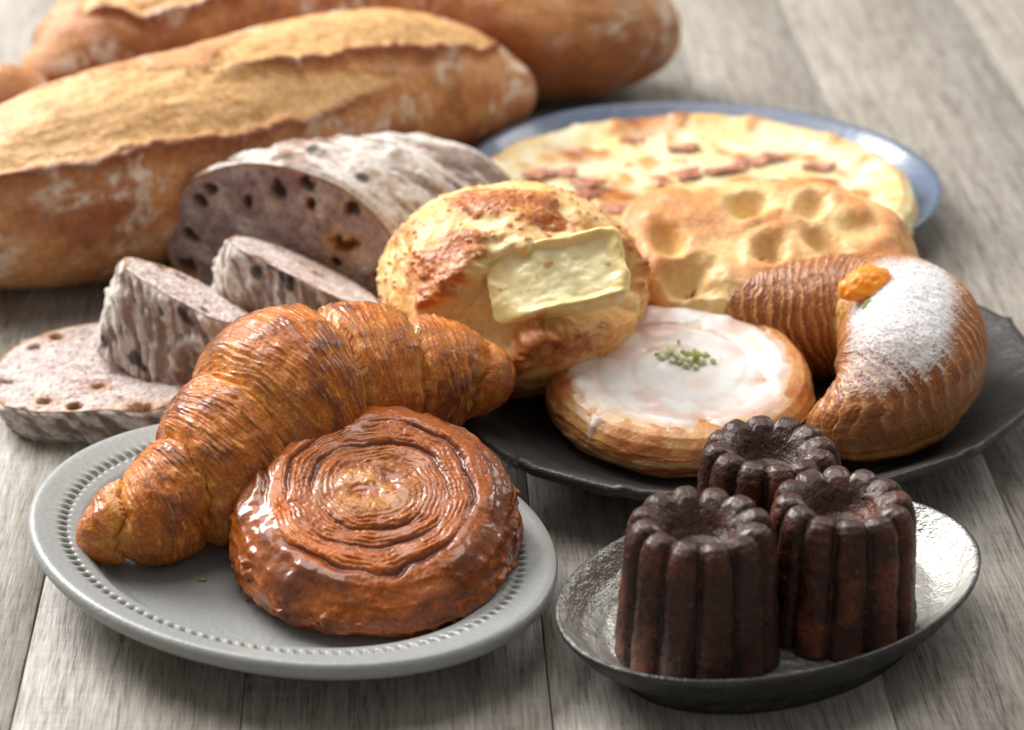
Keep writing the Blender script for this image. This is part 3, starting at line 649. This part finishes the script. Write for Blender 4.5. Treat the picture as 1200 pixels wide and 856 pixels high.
# ------------------------------------------------------------------ dimpled bread
FOC = food('dimpled_bread_crust', rough=.5, coat=.15, coat_r=.3, bumps=((420, .0004, 4), (1500, .0002, 3)), var=(420, .12), sss=.12)
def focaccia():
    a_, b_, h, tl, rz = .0620, .0400, .034, R_(20), R_(-5)
    Mr = np.array(Euler((tl, 0, rz)).to_matrix()); ptop = at(893, 270, .013+b_*math.sin(tl)+h*math.cos(tl)); b = ptop-Mr@np.array([0, 0, h])
    def onto(px, py):
        d = cF+(px-600)/FPX*cR-(py-428)/FPX*cU; nv = Mr[:, 2]; return Mr.T@(cC+d*(((ptop-cC)@nv)/(d@nv))-b)
    prof = resample([(.01, 1.0), (.4, .99), (.68, .955), (.84, .87), (.94, .68), (.99, .44), (1.0, .28), (.97, .12), (.90, .02), (.84, 0), (.4, 0), (.01, 0)], 200); m = 420
    th = np.linspace(0, 2*np.pi, m, endpoint=False); f, z = prof[:, 0][:, None], prof[:, 1][:, None]; cc = np.stack([np.cos(th), np.sin(th), th*0], -1)
    se = (np.abs(np.cos(th))**2.5+np.abs(np.sin(th))**2.5)**(-1/2.5)*(1+.05*noise(cc*1.5, 3))
    X = a_*f*se*np.cos(th); Y = b_*f*se*np.sin(th); Z = h*z*np.ones(m)[None]
    G = np.stack([X, Y, Z], -1); big = fbm(G*38, 3, 4); med = fbm(G*120, 3, 5); i = np.arange(len(prof))[:, None]
    top = ss(.05, .5, z)*(i < 140)
    dim = np.zeros_like(X); ring = np.zeros_like(X)
    for px, py, sx, sy, an, w_ in ((784, 281, .0048, .0085, .5, 1.1), (806, 318, .0080, .0065, 0, 1.35), (878, 240, .0062, .0055, .2, 1.0), (903, 291, .0046, .0060, -.3, .8), (966, 284, .0040, .0095, .7, .7), (952, 240, .0042, .0075, -.4, .55), (733, 288, .0055, .0055, 0, .45), (1012, 262, .006, .006, 0, .25)):
        p = onto(px, py); ux_, uy_ = (X-p[0])*math.cos(an)+(Y-p[1])*math.sin(an), -(X-p[0])*math.sin(an)+(Y-p[1])*math.cos(an)
        dd = np.hypot(ux_/sx, uy_/sy)+.30*big+.12*med; dim = np.maximum(dim, w_*gs(dd, 1.)); ring = np.maximum(ring, gs(dd-1.7, .7))
    G[..., 2] += top*(.0026*big+.0004*med-.0095*dim+.0012*ring)
    G[..., :2] *= (1+.03*big)[..., None]
    G[..., 2] = np.maximum(G[..., 2], 0)
    col = mix(np.broadcast_to(srgb(244, 202, 136), G.shape), srgb(218, 148, 82), ss(-.45, .45, big+.30*med+.15)*top)
    col = mix(col, srgb(240, 214, 150), np.clip(dim*1.15+.35*ring*ss(.2, -.3, big), 0, 1))
    col = mix(col, srgb(236, 216, 190), ss(.45, .75, noise(G*800, 9))*top*.55*(1-dim))
    V, Fq = closed(G)
    o = make('dimpled_bread', V, Fq, FOC, loc=b, rot=(tl, 0, rz), col=cl(col))
    tag(o, 'puffy golden oval bread with deep dimples resting against the cheese flatbread', 'bread')
focaccia()

# ------------------------------------------------------------------ cheese flatbread
PIZ = food('flatbread_top', rough=.42, coat=.2, coat_r=.2, bumps=((350, .0004, 4),), var=(300, .08), sss=.12)
BAC = food('bacon', rough=.35, coat=.3, bumps=((700, .0005, 3),), var=(400, .35))
def flatbread():
    zp = .0074; root = empty('cheese_flatbread', (.0775, 1.0160, zp)); tag(root, 'round flatbread with melted pale cheese and bacon pieces on the blue plate', 'flatbread')
    prof = resample([(.01, .72), (.5, .72), (.78, .74), (.86, .90), (.92, 1.0), (.97, .88), (1.0, .55), (.985, .2), (.94, 0), (.5, 0), (.01, 0)], 190); m = 420; h = .019
    th = np.linspace(0, 2*np.pi, m, endpoint=False); f, z = prof[:, 0][:, None], prof[:, 1][:, None]; cc = np.stack([np.cos(th), np.sin(th), th*0], -1)
    o_ = 1+.02*noise(cc*1.5, 3)+.012*noise(cc*4, 4)
    X = .0965*f*o_*np.cos(th); Y = .0905*f*o_*np.sin(th); Z = h*z*np.ones(m)[None]; G = np.stack([X, Y, Z], -1)
    i = np.arange(len(prof))[:, None]; top = ss(.3, .7, z)*(i < 120)
    q = G*np.array([1, 1, 0]); big = fbm(q*26, 3, 5); med = fbm(q*80, 4, 6); bub = fbm(q*55, 2, 8)
    G[..., 2] += top*(.0016*big+.0010*med+.0016*ss(.2, .6, bub)); G[..., 2] = np.maximum(G[..., 2], 0)
    b1, b2_, bid = worley(q*44+.35*med[..., None], 77); blis = ss(.40, .12, b1)*ss(.50, .62, bid)*top; G[..., 2] += .0014*blis
    rim = ss(.80, .93, f)*np.ones(m)[None]
    col = mix(np.broadcast_to(srgb(234, 226, 188), G.shape), srgb(230, 210, 146), ss(-.2, .5, big))
    col = mix(col, srgb(246, 242, 214), ss(.1, .5, -med)*.7)
    col = mix(col, srgb(232, 186, 112), rim*ss(-.4, .5, med+.1)*.9)
    col = mix(col, srgb(214, 142, 56), ss(.25, .50, bub+.35*med)*.75)
    col = mix(col, srgb(150, 74, 30), ss(.45, .75, bub+.35*med)*.8)
    col = mix(col, srgb(196, 130, 66), ss(.6, .2, z)*.6)
    col = mix(col, srgb(220, 146, 58), blis*.9); col = mix(col, srgb(150, 80, 36), ss(.5, 1., blis)*ss(-.2, .4, med)*.8)
    off = np.array([.0775, 1.0160, zp])
    for px, py, s in ((762, 140, .010), (740, 148, .006), (673, 180, .006), (842, 135, .005), (718, 222, .006), (733, 228, .006), (926, 180, .004), (870, 212, .005)):
        p = at(px, py, zp+.015)-off; col = mix(col, srgb(208, 130, 48), gs(np.hypot(X-p[0], Y-p[1])+.004*med, s*1.5)*top*.9)
        col = mix(col, srgb(140, 66, 26), gs(np.hypot(X-p[0], Y-p[1])+.004*med, s*.8)*top*.75)
    rs = np.random.default_rng(12)
    for k_ in range(60):
        a_, r_ = rs.uniform(0, 6.28), math.sqrt(rs.uniform(0, 1)); sz = rs.uniform(.0016, .0055); x_, y_ = .084*r_*math.cos(a_), .079*r_*math.sin(a_)
        g_ = gs(np.hypot(X-x_, (Y-y_)*rs.uniform(.7, 1.3))+.0035*med, sz)*top; G[..., 2] += .0009*g_
        col = mix(col, srgb(226, 166, 84), g_*.75); col = mix(col, srgb(172, 94, 40), ss(.55, .95, g_)*rs.uniform(.1, .95))
    V, Fq = closed(G); make('dough', V, Fq, PIZ, parent=root, col=cl(col))
    rng = np.random.default_rng(3)
    for px, py, L, a in ((741, 166, .012, .5), (800, 174, .014, -.3), (808, 206, .016, 1.1), (850, 198, .022, .6), (882, 190, .014, -.2), (655, 202, .016, .1), (690, 214, .016, -.1), (683, 229, .018, .15), (735, 246, .026, .05), (625, 205, .012, .3), (905, 186, .012, .2), (960, 196, .016, .5), (775, 215, .010, 1.2)):
        p = at(px, py, zp+.0150)-off; ns = 26; t = np.linspace(0, 1, ns); w_ = .0044*np.sin(np.pi*np.clip(t, .03, .97))**.5*(1+.35*np.sin(t*7+px))
        x = (t-.5)*L; y = .0016*np.sin(t*3+rng.uniform(0, 6)); zc = .0006+.0005*np.sin(t*5+rng.uniform(0, 6)); mm = 12; ph = np.linspace(0, 2*np.pi, mm, endpoint=False)
        Gb = np.stack([x[:, None]+0*ph, y[:, None]+w_[:, None]*np.cos(ph), zc[:, None]+.0009*np.sin(ph)+0*x[:, None]], -1)
        c = mix(np.broadcast_to(srgb(206, 146, 122), Gb.shape), srgb(160, 92, 64), ss(-.2, .3, fbm(Gb*400+px, 2, 3)))
        V, Fq = closed(Gb); make('bacon_piece', V, Fq, BAC, parent=root, loc=p, rot=(0, 0, a), col=cl(c))
    for px, py, a in ((612, 172, -.5),):
        p = at(px, py, zp+.0160)-off; B, D = blob(10, 14, .0065, .0014, .0006, px, .2, 2.)
        V, Fq = closed(B); make('herb_sprig', V, Fq, PIST, parent=root, loc=p, rot=(0, 0, a), col=np.broadcast_to(srgb(96, 100, 52), V.shape))
flatbread()

# ------------------------------------------------------------------ scored loaves
LOAF = food('loaf_crust', rough=.55, coat=.08, coat_r=.3, bumps=((260, .0009, 6), (1100, .0005, 4)), var=(350, .22), sss=.05)
def loaf(pts, slashes, label, seed, n=460, m=360, fa=1.10, fc=.97, dark=0.):
    S = spline([[*at(x, y, r_*.93*fc/.97+.002 if r_ > .03 else .030+.3*(r_-.03)), r_, x] for x, y, r_ in pts], n); S[:, 3] = np.maximum(S[:, 3], .003)
    S[:, 2] = np.maximum(S[:, 2], S[:, 3]*.88*fc)
    px = S[:, 4]; G, ph, T = tube_grid(S, m, fa, fc, flat=.88)
    phd = np.degrees(ph)[None]; phd = np.where(phd > 270, phd-360, phd)
    arc = np.linspace(0, 1, n)[:, None]*np.linalg.norm(np.diff(S[:, :3], axis=0), axis=1).sum(); rr = S[:, 3][:, None]; phn = ph[None]
    q = np.stack([arc*np.ones_like(phn), rr*np.cos(phn), rr*np.sin(phn)], -1)+seed*.37
    big = fbm(q*26, 3, seed); med = fbm(q*90, 4, seed+1); fin = fbm(q*300, 3, seed+2)
    cut = np.zeros((n, m)); ear = np.zeros((n, m)); under = np.zeros((n, m))
    for sl in slashes:
        sl = np.array(sl, float); cen = np.interp(px, sl[:, 0], sl[:, 1])[:, None]; hw = np.interp(px, sl[:, 0], sl[:, 2], left=-20, right=-20)[:, None]
        x = (phd-cen+4.5*med+1.5*fin); act = ss(-2, 3, hw)
        e = hw-np.abs(x); cut = np.maximum(cut, ss(-2, 4, e)*act)
        lo = x+hw   # distance above the lower edge, degrees
        ear = np.maximum(ear, gs(lo+1.5, 4.5)*act*ss(2, 12, hw)); under = np.maximum(under, gs(lo+9, 6)*act)
    taper = ss(0, .05, np.minimum(arc/arc[-1], 1-arc/arc[-1]))
    d = (.0016*big+.0004*med+.00015*fin+.0034*ear-.0016*cut+.0009*cut*fbm(q*np.array([45, 130, 130]), 3, seed+7)-.0008*under)*taper
    nn = gnormal(G); nn *= np.sign((nn*(G-S[:, None, :3])).sum(-1).mean())
    G = G+nn*d[..., None]; G[..., 2] = np.maximum(G[..., 2], 0)
    col = mix(np.broadcast_to(srgb(208, 148, 92), G.shape), srgb(168, 102, 56), ss(-.35, .5, big+.35*med+dark))
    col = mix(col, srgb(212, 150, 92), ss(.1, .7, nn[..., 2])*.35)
    col = mix(col, srgb(226, 180, 116), cut*(.85+.15*med))
    col = mix(col, srgb(196, 138, 78), cut*ss(-.05, .55, med+.5*fin+.3*big)*.75)
    col = mix(col, srgb(128, 62, 30), np.clip(ear*1.1, 0, 1)*ss(1.2, .2, cut)*.8)
    env = fbm(q*np.array([34, 46, 46]), 3, seed+13); st = fbm(q*np.array([170, 120, 120]), 4, seed+11, .65)
    flour = np.clip(ss(.02, .50, env)*ss(-.25, .40, st+.35*fin)+.28*ss(-.1, .6, st)*ss(-.3, .3, env), 0, 1)*(1-.8*cut)
    col = mix(col, srgb(140, 74, 38), ss(.1, .6, fbm(q*np.array([60, 30, 30])+5, 3, seed+17))*(1-cut)*.55)
    col = mix(col, srgb(232, 218, 202), flour*.8)
    c0 = S[n//2]; V, Fq = closed(G-np.array([c0[0], c0[1], 0]))
    o = make('scored_loaf', V, Fq, LOAF, loc=(c0[0], c0[1], 0), col=cl(col))
    return tag(o, label, 'bread')
loaf([(-95, 268, .006), (-82, 266, .018), (-50, 256, .0275), (0, 240, .0365), (100, 210, .0425), (250, 166, .0425), (400, 116, .0405), (490, 104, .0360), (558, 106, .0270), (592, 108, .0180), (609, 110, .007)],
     [[(-60, 80, 8), (0, 84, 42), (100, 74, 38), (150, 66, 32), (220, 52, 24), (300, 40, 15), (410, 30, 0)], [(215, 72, 0), (330, 84, 27), (440, 86, 38), (520, 82, 30), (575, 74, 0)]],
     'large floury golden loaf with two pale slashes lying behind the fig loaf', 5)
loaf([(50, 92, .006), (60, 88, .018), (88, 76, .0270), (150, 50, .0350), (300, 18, .0425), (500, 0, .0455), (650, 18, .0430), (715, 30, .0345), (752, 38, .0240), (771, 42, .008)],
     [[(95, 80, 0), (160, 66, 30), (260, 62, 22), (330, 50, 0)], [(260, 90, 0), (380, 80, 26), (520, 84, 28), (640, 80, 0)]],
     'dark brown crusty loaf farthest back with a rounded end on bare table', 9, dark=.25)
loaf([(-210, 170, .008), (-190, 165, .017), (-120, 150, .024), (-60, 137, .0235), (0, 124, .0195), (30, 115, .0140), (47, 109, .005)],
     [[(-150, 80, 0), (-100, 80, 20), (-20, 75, 0)]], 'narrow brown loaf tip poking out behind the large floury loaf', 15, n=200, m=160)

# ------------------------------------------------------------------ fig loaf and its slices
FIGC = food('fig_loaf_crust', rough=.7, bumps=((300, .0006, 5), (1300, .0003, 3)), var=(420, .25), spec=.3)
CRUMB = food('purple_crumb', rough=.75, bumps=((420, .0012, 5), (1500, .0006, 3)), var=(520, .22), spec=.25, sss=.15)
def fig_crust_col(q, seed, shape, dirv):
    st = fbm(q*dirv, 3, seed); b2 = fbm(q*30, 3, seed+1); f3 = fbm(q*260, 3, seed+2)
    col = mix(np.broadcast_to(srgb(132, 100, 86), shape), srgb(100, 74, 68), ss(-.3, .5, b2))
    col = mix(col, srgb(150, 104, 78), ss(.1, .6, -b2)*.5)
    fl = ss(-.20, .22, st+.40*b2+.30*f3)
    col = mix(col, srgb(224, 215, 205), np.clip(fl*.66+.20, 0, 1))
    blk = ss(.48, .62, noise(q*85, seed+5))
    return mix(col, srgb(40, 36, 44), blk*.85), st, fl
def crumb_disc(outline, pale, seed, nr=130, holes=()):
    """disc in the local xy plane bounded by outline (m,2); bubbles sunk, figs and nuts coloured"""
    m = len(outline); f = np.linspace(.012, 1, nr)[:, None]
    X = outline[None, :, 0]*f; Y = outline[None, :, 1]*f; q = np.stack([X, Y, X*0+seed*.1], -1)
    med = fbm(q*200, 4, seed+2); wq = q+.0016*np.stack([fbm(q*150, 2, seed+21), fbm(q*150+9, 2, seed+22), X*0], -1)
    w1, w2, wid = worley(wq*np.array([330, 420, 330]), seed); v1, v2, vid = worley(wq*110, seed+1); u1, u2, uid = worley(wq*700, seed+31)
    pore = ss(.44, .12, w1)*ss(.25, .9, wid)*ss(-.3, .3, fbm(q*70, 2, seed+33)); hole = ss(.34, .18, v1+.06*med)*ss(.93, .94, vid)
    Z = -.0011*pore-.0004*ss(.5, .2, u1)-.0030*hole+.0007*med
    col = mix(np.broadcast_to(srgb(188, 168, 164)+pale*(srgb(224, 210, 204)-srgb(188, 168, 164)), X.shape+(3,)), srgb(156, 132, 131)+pale*(srgb(196, 176, 172)-srgb(156, 132, 131)), ss(-.4, .5, med+.6*fbm(q*45, 2, seed+35)))  # same crumb: top light painted into the slices, shade into the loaf face
    col = mix(col, srgb(228, 216, 206), ss(.0, .5, fbm(q*90, 3, seed+3))*.6)
    col = mix(col, srgb(140, 114, 112), pore*.45)
    hcol = np.where((vid > .965)[..., None], srgb(64, 36, 24), srgb(74, 52, 52))
    halo = ss(.46, .30, v1+.06*med)*ss(.93, .94, vid)*(vid > .965)
    col = mix(col, srgb(186, 134, 82), halo*.8); col = mix(col, hcol, hole*.9)
    for x, y, s, kind in holes:
        dd = np.hypot(X-x+.5*s*fbm(q*180+x*99, 2, 7), (Y-y+.5*s*fbm(q*180+y*77, 2, 8))*(.8+.5*abs(math.sin(x*900))))+.0010*med
        k = gs(dd, s)
        if kind == 'fig': col = mix(col, srgb(190, 140, 84), gs(dd, s*1.7)*.9); col = mix(col, srgb(104, 58, 26), ss(.35, .7, k))
        elif kind == 'nut': col = mix(col, srgb(196, 168, 116), gs(dd, s*1.6)*.8); col = mix(col, srgb(120, 92, 40), ss(.4, .8, k)*.9)
        else: col = mix(col, srgb(150, 110, 92), gs(dd, s*1.5)*.6); col = mix(col, srgb(62, 40, 38), ss(.3, .75, k)*.92)
        Z = Z-(.0035 if kind != 'nut' else .0012)*ss(.25, .7, k)
    edge = ss(.955, .995, f+.01*med)
    col = mix(col, srgb(196, 140, 88), edge*.85)
    Z = Z*ss(1.0, .97, f)
    G = np.stack([X, Y, Z], -1)
    V = np.concatenate([G.reshape(-1, 3), G[0].mean(0)[None]]); cc = np.concatenate([col.reshape(-1, 3), col[0].mean(0)[None]])
    return V, [grid(nr, m), capfan(0, m, nr*m)], cc
def section(m, a, c, seed, flat=.62, wob=.04):
    ph = np.linspace(0, 2*np.pi, m, endpoint=False); cs, sn = np.cos(ph), np.sin(ph)
    sn = np.where(sn < -flat, -flat+(sn+flat)*.12, sn)
    k = 1+wob*noise(np.stack([np.cos(ph)*1.5, np.sin(ph)*1.5, ph*0+seed], -1), seed)
    return np.stack([a*cs*k, c*sn*k], -1)
def fig_loaf():
    m = 360; a, c, flat = .0520, .0385, .62
    p0 = at(331, 372, 0)+np.array([0, .004, 0]); az = R_(20); a2 = R_(43); ax = np.array([math.sin(a2), math.cos(a2), 0]); fn = np.array([math.sin(az), math.cos(az), 0]); sd = np.array([math.cos(az), -math.sin(az), 0])
    root = empty('cut_fig_loaf', (p0[0], p0[1], 0)); tag(root, 'cut half of a floury purple fig and nut loaf showing its crumb', 'bread')
    sec = section(m, a, c, 3, flat)
    zoff = -sec[:, 1].min()
    n = 260; L = .118; s = np.linspace(0, 1, n)[:, None]
    k = np.sqrt(np.clip(1-np.clip((s-.10)/.90, 0, 1)**2.2, 0, 1))*.97+.03
    k = k*(1+.02*np.sin(s*9))
    X = sec[None, :, 0]*k; Zz = (sec[None, :, 1]+zoff)*(k**.8); A = s*L*np.ones(m)[None]
    q = np.stack([A, X, Zz], -1); ph = np.linspace(0, 2*np.pi, m, endpoint=False)[None]
    sh = q.copy(); sh[..., 0] = A-.5*X*0+.55*Zz+.3*X
    col, st, fl = fig_crust_col(sh, 7, q.shape, np.array([85, 26, 26]))
    bm = fbm(q*60, 3, 9); band = np.sin((A+.55*Zz+.3*X)*330+2*bm)
    G = X[..., None]*sd+A[..., None]*ax+np.stack([0*Zz, 0*Zz, Zz], -1)
    nn = gnormal(G); ctr = A[..., None]*ax+np.array([0, 0, .02]); nn *= np.sign((nn*(G-ctr)).sum(-1).mean())
    G = G+nn*(ss(0, .02, s)*(.0008*band+.0012*bm+.0005*fl+.0014*ss(.4, .65, noise(q*75, 31))))[..., None]; G[..., 2] = np.maximum(G[..., 2], 0)
    V = np.concatenate([G.reshape(-1, 3), G[-1].mean(0)[None]]); cc = np.concatenate([col.reshape(-1, 3), col[-1].mean(0)[None]])
    make('crust', V, [grid(n, m), capfan((n-1)*m, m, n*m, True)], FIGC, parent=root, col=cc)
    H = [(.026, .008, .0050, 'fig'), (.021, -.010, .0045, 'nut'), (.000, .028, .0035, 'dark'), (.012, .032, .0045, 'dark'), (.031, .024, .0040, 'dark'), (-.034, .018, .003, 'dark'), (-.040, .002, .004, 'dark'), (-.043, -.012, .004, 'dark'), (.044, -.006, .005, 'dark'), (-.014, .020, .0025, 'dark'), (-.014, -.004, .0028, 'dark'), (.024, .000, .0022, 'dark'), (-.044, -.018, .003, 'fig'), (-.030, .024, .003, 'dark')]
    Vd, Fd, cd = crumb_disc(sec*.992, 0, 12, holes=H)
    W = Vd[:, 0:1]*sd+np.stack([0*Vd[:, 0], 0*Vd[:, 0], Vd[:, 1]+zoff], -1)-(Vd[:, 2:3]+.0002)*fn
    make('crumb', W, Fd, CRUMB, parent=root, col=cd)
fig_loaf()
def fig_slice(loc, rot, a, c, t, seed, label, holes=(), flat=.72, sc=1.):
    """slab of loaf: crumb face up (+z), crust round the edge, base at z=0"""
    root = empty('fig_loaf_slice', loc); root.rotation_euler = rot; tag(root, label, 'bread', 'cut slices of the fig loaf')
    m = 300; sec = section(m, a, c, seed, flat, .11); n = 60; s = np.linspace(0, 1, n)[:, None]
    k = 1-.16*s**1.6
    X = sec[None, :, 0]*k; Y = sec[None, :, 1]*k; Z = t*(1-s)*np.ones(m)[None]; q = np.stack([X, Y, Z], -1)
    ang = np.arctan2(Y, X); sh = np.stack([ang*.03+.9*Z, Z, X*0], -1)
    col, st, fl = fig_crust_col(sh+seed, seed, q.shape, np.array([170, 75, 75]))
    bm = fbm(q*70+seed, 3, seed); nn = gnormal(q); nn *= np.sign((nn*(q*np.array([1, 1, 0]))).sum(-1).mean())
    nut = ss(.25, .6, noise(q*75+seed, seed+4))
    G = q+nn*(ss(0, .08, s)*(.0008*fl+.0016*bm+.0030*nut+.0005*np.sin((ang*.03+.9*Z)*1100+3*bm)))[..., None]; G[..., 2] = np.maximum(G[..., 2], 0)
    V = np.concatenate([G.reshape(-1, 3), G[-1].mean(0)[None]]); cc = np.concatenate([col.reshape(-1, 3), col[-1].mean(0)[None]])
    make('crust', V, [grid(n, m), capfan((n-1)*m, m, n*m, True)], FIGC, parent=root, col=cc)
    Vd, Fd, cd = crumb_disc(sec*.995, 1, seed+3, holes=holes); Vd[:, 2] += t+.0001
    make('crumb', Vd, Fd, CRUMB, parent=root, col=cd)
p = at(112, 452, .009)
fig_slice((p[0], p[1], 0), (0, 0, R_(-6)), .0375, .0440, .0150, 21, 'flat pale slice of fig bread lying on the table by the plate', holes=[(.005, -.012, .003, 'fig'), (-.012, -.026, .0032, 'fig'), (.024, -.004, .003, 'dark'), (-.028, .018, .0022, 'dark'), (-.022, .028, .003, 'fig'), (-.030, -.012, .0030, 'dark'), (.024, -.03, .005, 'fig')])
p = at(176, 424, .014)
fig_slice((p[0], p[1], .010), (R_(-24), R_(17), R_(-30)), .0275, .0255, .0340, 33, 'thick fig bread slice with striped floury crust propped on the flat slice', holes=[(-.012, .016, .003, 'dark'), (-.02, .012, .0022, 'fig')])
p = at(318, 392, .012)
fig_slice((p[0], p[1], .008), (R_(-21), R_(19), R_(-20)), .0325, .0270, .0315, 45, 'thick fig bread slice leaning in front of the cut loaf face', holes=[(.006, .006, .004, 'dark'), (-.012, -.016, .004, 'dark'), (-.004, .012, .003, 'nut')])

# ------------------------------------------------------------------ crumbs on the grey plate
FLK = food('pastry_flake', rough=.5, var=(900, .3))
for k_, (px, py, s, c) in enumerate(((237, 679, .0016, (150, 150, 84)), (113, 654, .0009, (190, 140, 90)), (289, 702, .0010, (170, 120, 70)))):
    B, D = blob(8, 12, s, s*.6, s*.35, k_+3, .3, 2.); P_ = at(px, py, .0112 if k_ else .0110); V, Fq = closed(B)
    o = make('pastry_crumb', V, Fq, FLK, loc=P_, rot=(0, 0, k_*1.1), col=np.broadcast_to(srgb(*c), V.shape))
    tag(o, ['tiny greenish crumb on the grey plate in front of the croissant', 'tiny tan crumb on the plate well beside the croissant tip', 'tiny brown crumb beside the caramel spiral pastry'][k_], 'crumb', 'crumbs on the grey plate')
